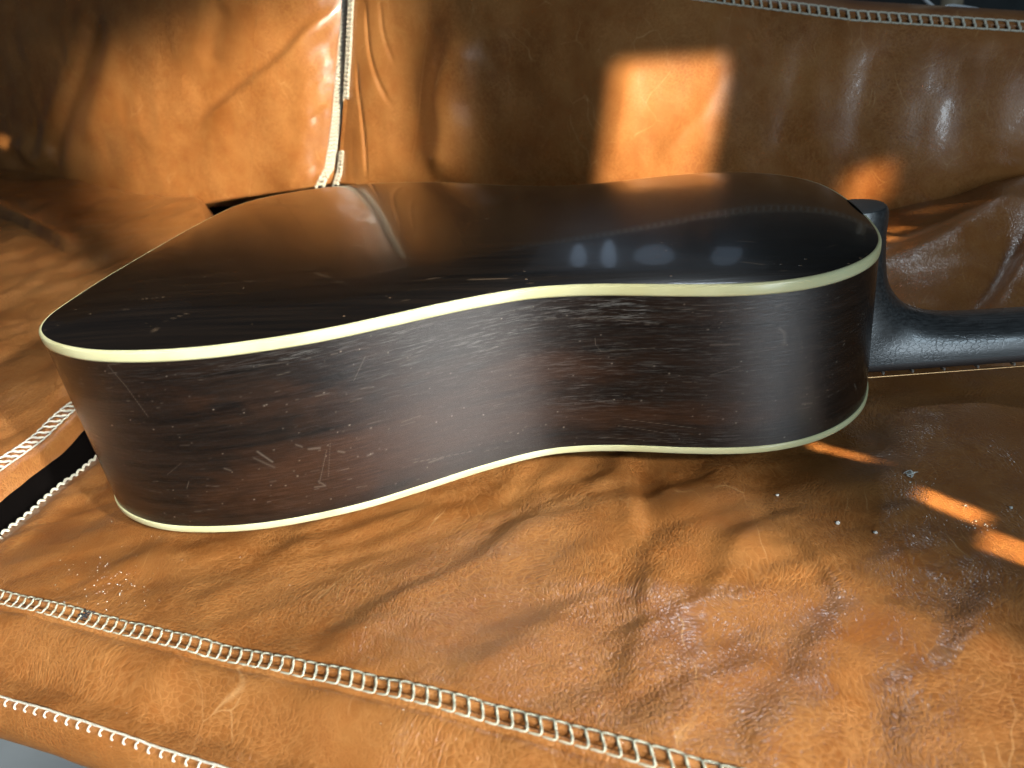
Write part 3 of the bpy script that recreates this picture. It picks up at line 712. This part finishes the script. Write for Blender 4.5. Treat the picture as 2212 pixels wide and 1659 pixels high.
for tb in (True, False):
    b_ = build_binding(tb); adopt(b_, GT)
    # dark line between binding and side
    idx = np.arange(0, NO, 4); O = OUT[idx] + NRM[idx] * .0002; zz = (ztop(O[:, 0]) - .0066) if tb else (0 * O[:, 0] + .0047)
M_SB = simple('dark_soundboard', (.03, .018, .01), .4)
def build_board():
    idx = np.arange(0, NO, 12); O = OUT[idx] - NRM[idx] * .002; n = len(idx)
    V = np.stack([np.stack([O[:, 0] * (1 - k) + .25 * k, O[:, 1] * (1 - k), 0 * O[:, 0] - .0001], -1) for k in (0, .3, .6, .97)], 0)
    return mesh_np('soundboard', V, grid_faces(4, n, True), M_SB)
sb = build_board(); adopt(sb, GT)
# neck with heel -----------------------------------------------------------
def build_neck():
    key = [  # u, mid x, mid z, crown x, crown z, half width, power
        (0.00, .4935, .1000, .5120, .0998, .0175), (.04, .4935, .0970, .5132, .0975, .0180), (.18, .4935, .0820, .5132, .0810, .0190), (.32, .4940, .0560, .5148, .0600, .0205),
        (.42, .4945, .0330, .5185, .0450, .0220), (.50, .4950, .0120, .5270, .0325, .0235), (.58, .4985, -.0030, .5390, .0245, .0240), (.66, .5250, -.0040, .5570, .0195, .0240),
        (.76, .5800, -.0040, .5900, .0172, .0238), (1.0, .9200, -.0040, .9200, .0140, .0215)]
    key = np.array(key); u = np.r_[np.linspace(0, .76, 110), np.linspace(.76, 1, 40)[1:]]
    def it(c): 
        # smooth interpolation
        x = key[:, 0]; yv = key[:, c]; m = np.gradient(yv, x); i = np.clip(np.searchsorted(x, u) - 1, 0, len(x) - 2); h = x[i + 1] - x[i]; t = (u - x[i]) / h
        return (2 * t ** 3 - 3 * t ** 2 + 1) * yv[i] + (t ** 3 - 2 * t * t + t) * h * m[i] + (-2 * t ** 3 + 3 * t * t) * yv[i + 1] + (t ** 3 - t * t) * h * m[i + 1]
    mx, mz, cx, cz, hw = [it(c) for c in (1, 2, 3, 4, 5)]
    ph = np.linspace(-np.pi / 2, np.pi / 2, 49); co = np.cos(ph); si = np.sin(ph)
    fc = co ** .80; fs = np.sign(si) * np.abs(si) ** .92
    V = np.stack([mx[:, None] + (cx - mx)[:, None] * fc, -hw[:, None] * -fs, mz[:, None] + (cz - mz)[:, None] * fc], -1)
    cap = V[0].copy(); cap_c = np.repeat(((V[0][0] + V[0][-1]) / 2)[None], 49, 0); 
    ring = [cap_c * (1 - q) + cap * q + np.array([0, 0, .0006 * (1 - q ** 3)]) for q in (0, .4, .75, .93)]
    V = np.concatenate([np.stack(ring), V], 0)
    return mesh_np('neck', V, grid_faces(len(V), 49), M_NECK)
nk = build_neck(); adopt(nk, GT)
def bmbox(name, x0, x1, y0, y1, z0, z1, mat, bev=.0004, y0b=None, y1b=None):
    y0b = y0 if y0b is None else y0b; y1b = y1 if y1b is None else y1b
    V = [(x0, y0, z0), (x0, y0, z1), (x0, y1, z0), (x0, y1, z1), (x1, y0b, z0), (x1, y0b, z1), (x1, y1b, z0), (x1, y1b, z1)]
    F = [(0, 1, 3, 2), (4, 6, 7, 5), (0, 4, 5, 1), (2, 3, 7, 6), (0, 2, 6, 4), (1, 5, 7, 3)]
    o = mesh_np(name, V, F, mat, smooth=False)
    md = o.modifiers.new('bevel', 'BEVEL'); md.width = bev; md.segments = 2
    return o
fb = bmbox('fretboard', .30, .92, -.0240, .0240, -.0098, -.0042, M_FRB, .0006, -.0215, .0215); adopt(fb, GT)
x = .5125; d = .0187
k = 0
while x < .80:
    hwx = .0240 - .0025 * (x - .30) / .62
    pts = [(x, -hwx - .0012, -.0094), (x, -hwx - .0013, -.0106), (x, -hwx + .001, -.0113), (x, 0, -.0115), (x, hwx - .001, -.0113), (x, hwx + .0004, -.0104)]
    f_ = tube('fret', pts, .0008, M_FRET, None, 6); adopt(f_, GT); x += d; d *= 1.0595; k += 1
for j in range(6):
    y = -.0205 + j * .0082
    s_ = tube('string', [(.16, y * 1.12, -.0135), (.5, y, -.0150), (.92, y * .86, -.0128)], .00040 + .00002 * (5 - j), M_STR, None, 6); adopt(s_, GT)

# ------------------------------------------------------------------ crumbs and lint on the seat
def crumb_mesh(name, mat, seed, r):
    rng = np.random.RandomState(seed); import bmesh
    bm = bmesh.new(); bmesh.ops.create_icosphere(bm, subdivisions=1, radius=r)
    for v in bm.verts: v.co *= rng.uniform(.6, 1.25); v.co.z *= .6
    me = bpy.data.meshes.new(name); bm.to_mesh(me); bm.free(); me.materials.append(mat); return me
CM = [crumb_mesh('crumb', M_CRUMB, i, .0008) for i in range(4)]
#CRUMBS
def crumb(px, py, sc, what):
    st_ = on_seat([(px, py)])[0]
    z = seat_right_z(np.array([st_[0]]), np.array([st_[1]]))[0]
    for _ in range(2):
        st_ = on_seat([(px, py)], z)[0]; z = seat_right_z(np.array([st_[0]]), np.array([st_[1]]))[0]
    o = bpy.data.objects.new('crumb', random.choice(CM)); COL.objects.link(o); o.location = sofa(st_[0], st_[1], z + .0003 * sc).tolist()
    o.scale = (sc * random.uniform(.8, 1.3), sc, sc); o.rotation_euler = (0, 0, random.uniform(0, 3)); o['label'] = what; o['category'] = 'crumb'; o['group'] = 'crumbs on the seat cushion'
for (px, py, sc, what) in [
    (1891, 1152, 1.7, 'pale crumb on the shaded seat below the guitar neck joint'), (2184, 1098, 1.6, 'round pale crumb on the dark seat, between the two sunlit patches at far right'),
    (1810, 1130, 1.9, 'long white crumb on the shaded brown leather, largest crumb in the middle right'), (1679, 1070, 1.2, 'grey crumb on the seat just below the guitar rim'),
    (2086, 1094, 1.3, 'white crumb at the right end of the larger sunlit strip')]:
    crumb(px, py, sc, what)
# scattered specks: nobody could count them
V = []; F = []
rng = np.random.RandomState(11)
def speck(px, py, r):
    st_ = on_seat([(px, py)])[0]; z = seat_right_z(np.array([st_[0]]), np.array([st_[1]]))[0]
    c = sofa(st_[0], st_[1], z + r * .3); n0 = len(V)
    for dx, dy, dz in ((1, 0, 0), (-1, 0, 0), (0, 1, 0), (0, -1, 0), (0, 0, .8), (0, 0, -.8)): V.append(c + r * np.array([dx, dy, dz]) * rng.uniform(.6, 1.4))
    for a, b, cc in ((0, 2, 4), (2, 1, 4), (1, 3, 4), (3, 0, 4), (2, 0, 5), (1, 2, 5), (3, 1, 5), (0, 3, 5)): F.append((n0 + a, n0 + b, n0 + cc))
for _ in range(120): speck(240 + rng.randn() * 45, 1250 + rng.randn() * 38, abs(rng.randn()) * .00018 + .00010)
for _ in range(40): speck(rng.uniform(150, 2100), rng.uniform(1180, 1600), rng.uniform(.0001, .0003))
for _ in range(18): speck(rng.normal(2130, 25), rng.normal(1098, 6), rng.uniform(.0002, .0006))
for _ in range(12): speck(rng.normal(1985, 25), rng.normal(1018, 7), rng.uniform(.0002, .0006))
dust = mesh_np('dust', V, F, M_CRUMB, smooth=False); dust['kind'] = 'stuff'; dust['label'] = 'fine white dust specks scattered over the front of the leather seat'; dust['category'] = 'dust'
# a tuft of dark lint on the ladder seam, and white fluff in the sun patch
def tuft(name, px, py, mat, n, r, spread, label):
    st_ = on_seat([(px, py)])[0]; z = seat_right_z(np.array([st_[0]]), np.array([st_[1]]))[0]; c = sofa(st_[0], st_[1], z + .0015)
    VV = []; FF = []; rg = np.random.RandomState(int(px))
    for _ in range(n):
        a = c + rg.randn(3) * spread * .5 * [1.3, 1, .4]; P = smooth_poly([a, a + rg.randn(3) * spread * [1, 1, .4], a + rg.randn(3) * spread * [1, 1, .4], a + rg.randn(3) * spread * [1, 1, .4]], 3)
        v, f = frame_tube(P, r, 4); FF += [[q + len(VV) for q in (ff[:3] if ff[0] == ff[3] else ff)] for ff in f.tolist()]; VV += v.tolist()
    me = bpy.data.meshes.new(name); me.from_pydata(VV, [], FF); me.validate(); me.materials.append(mat)
    o = bpy.data.objects.new(name, me); COL.objects.link(o); o['label'] = label; o['category'] = 'lint'
tuft('lint_tuft', 180, 1330, M_LINT, 16, .00018, .0016, 'small dark tuft of lint caught on the front ladder stitching at left')
tuft('lint_fluff', 1968, 1012, M_CRUMB, 10, .00020, .0015, 'white bit of fluff at the left tip of the sunlit strip on the seat')

# ------------------------------------------------------------------ behind and below the sofa
fl = mesh_np('floor', [(-4, -3, -.40), (4, -3, -.40), (4, 5, -.40), (-4, 5, -.40)], [(0, 1, 2, 3)], M_FLOOR, smooth=False); fl['kind'] = 'structure'
wl = box_mesh('wall', -3.5, 3.5, 3.2, 3.3, -.399, 2.2, M_WALL); wl['kind'] = 'structure'

def at_t(px, py, T):
    d = ray(px, py); k = (T - CAM @ E2) / (d @ E2); return CAM + d * k
P = at_t(2055, 15, 1.3); s_, z_ = float(P @ E1), float(P[2])
post = box_mesh('wooden_post', s_ - .016, s_ + .016, 1.28, 1.32, -.399, z_ + .30, M_POST); post['label'] = 'pale wooden upright standing behind the sofa at the top right corner'; post['category'] = 'post'
cab = tube('white_cable', smooth_poly([at_t(a, b, T) for a, b, T in ((1975, -30, .70), (1998, 0, .68), (2028, 22, .665), (2050, 14, .665), (2090, 18, .665), (2135, 30, .67), (2150, 60, .69))], 5), .0024, M_CABLE, None, 8)
cab['label'] = 'white cable lying along the top edge of the sofa back'; cab['category'] = 'cable'

print('tris', sum(len(o.data.polygons) * 2 for o in bpy.data.objects if o.type == 'MESH'))
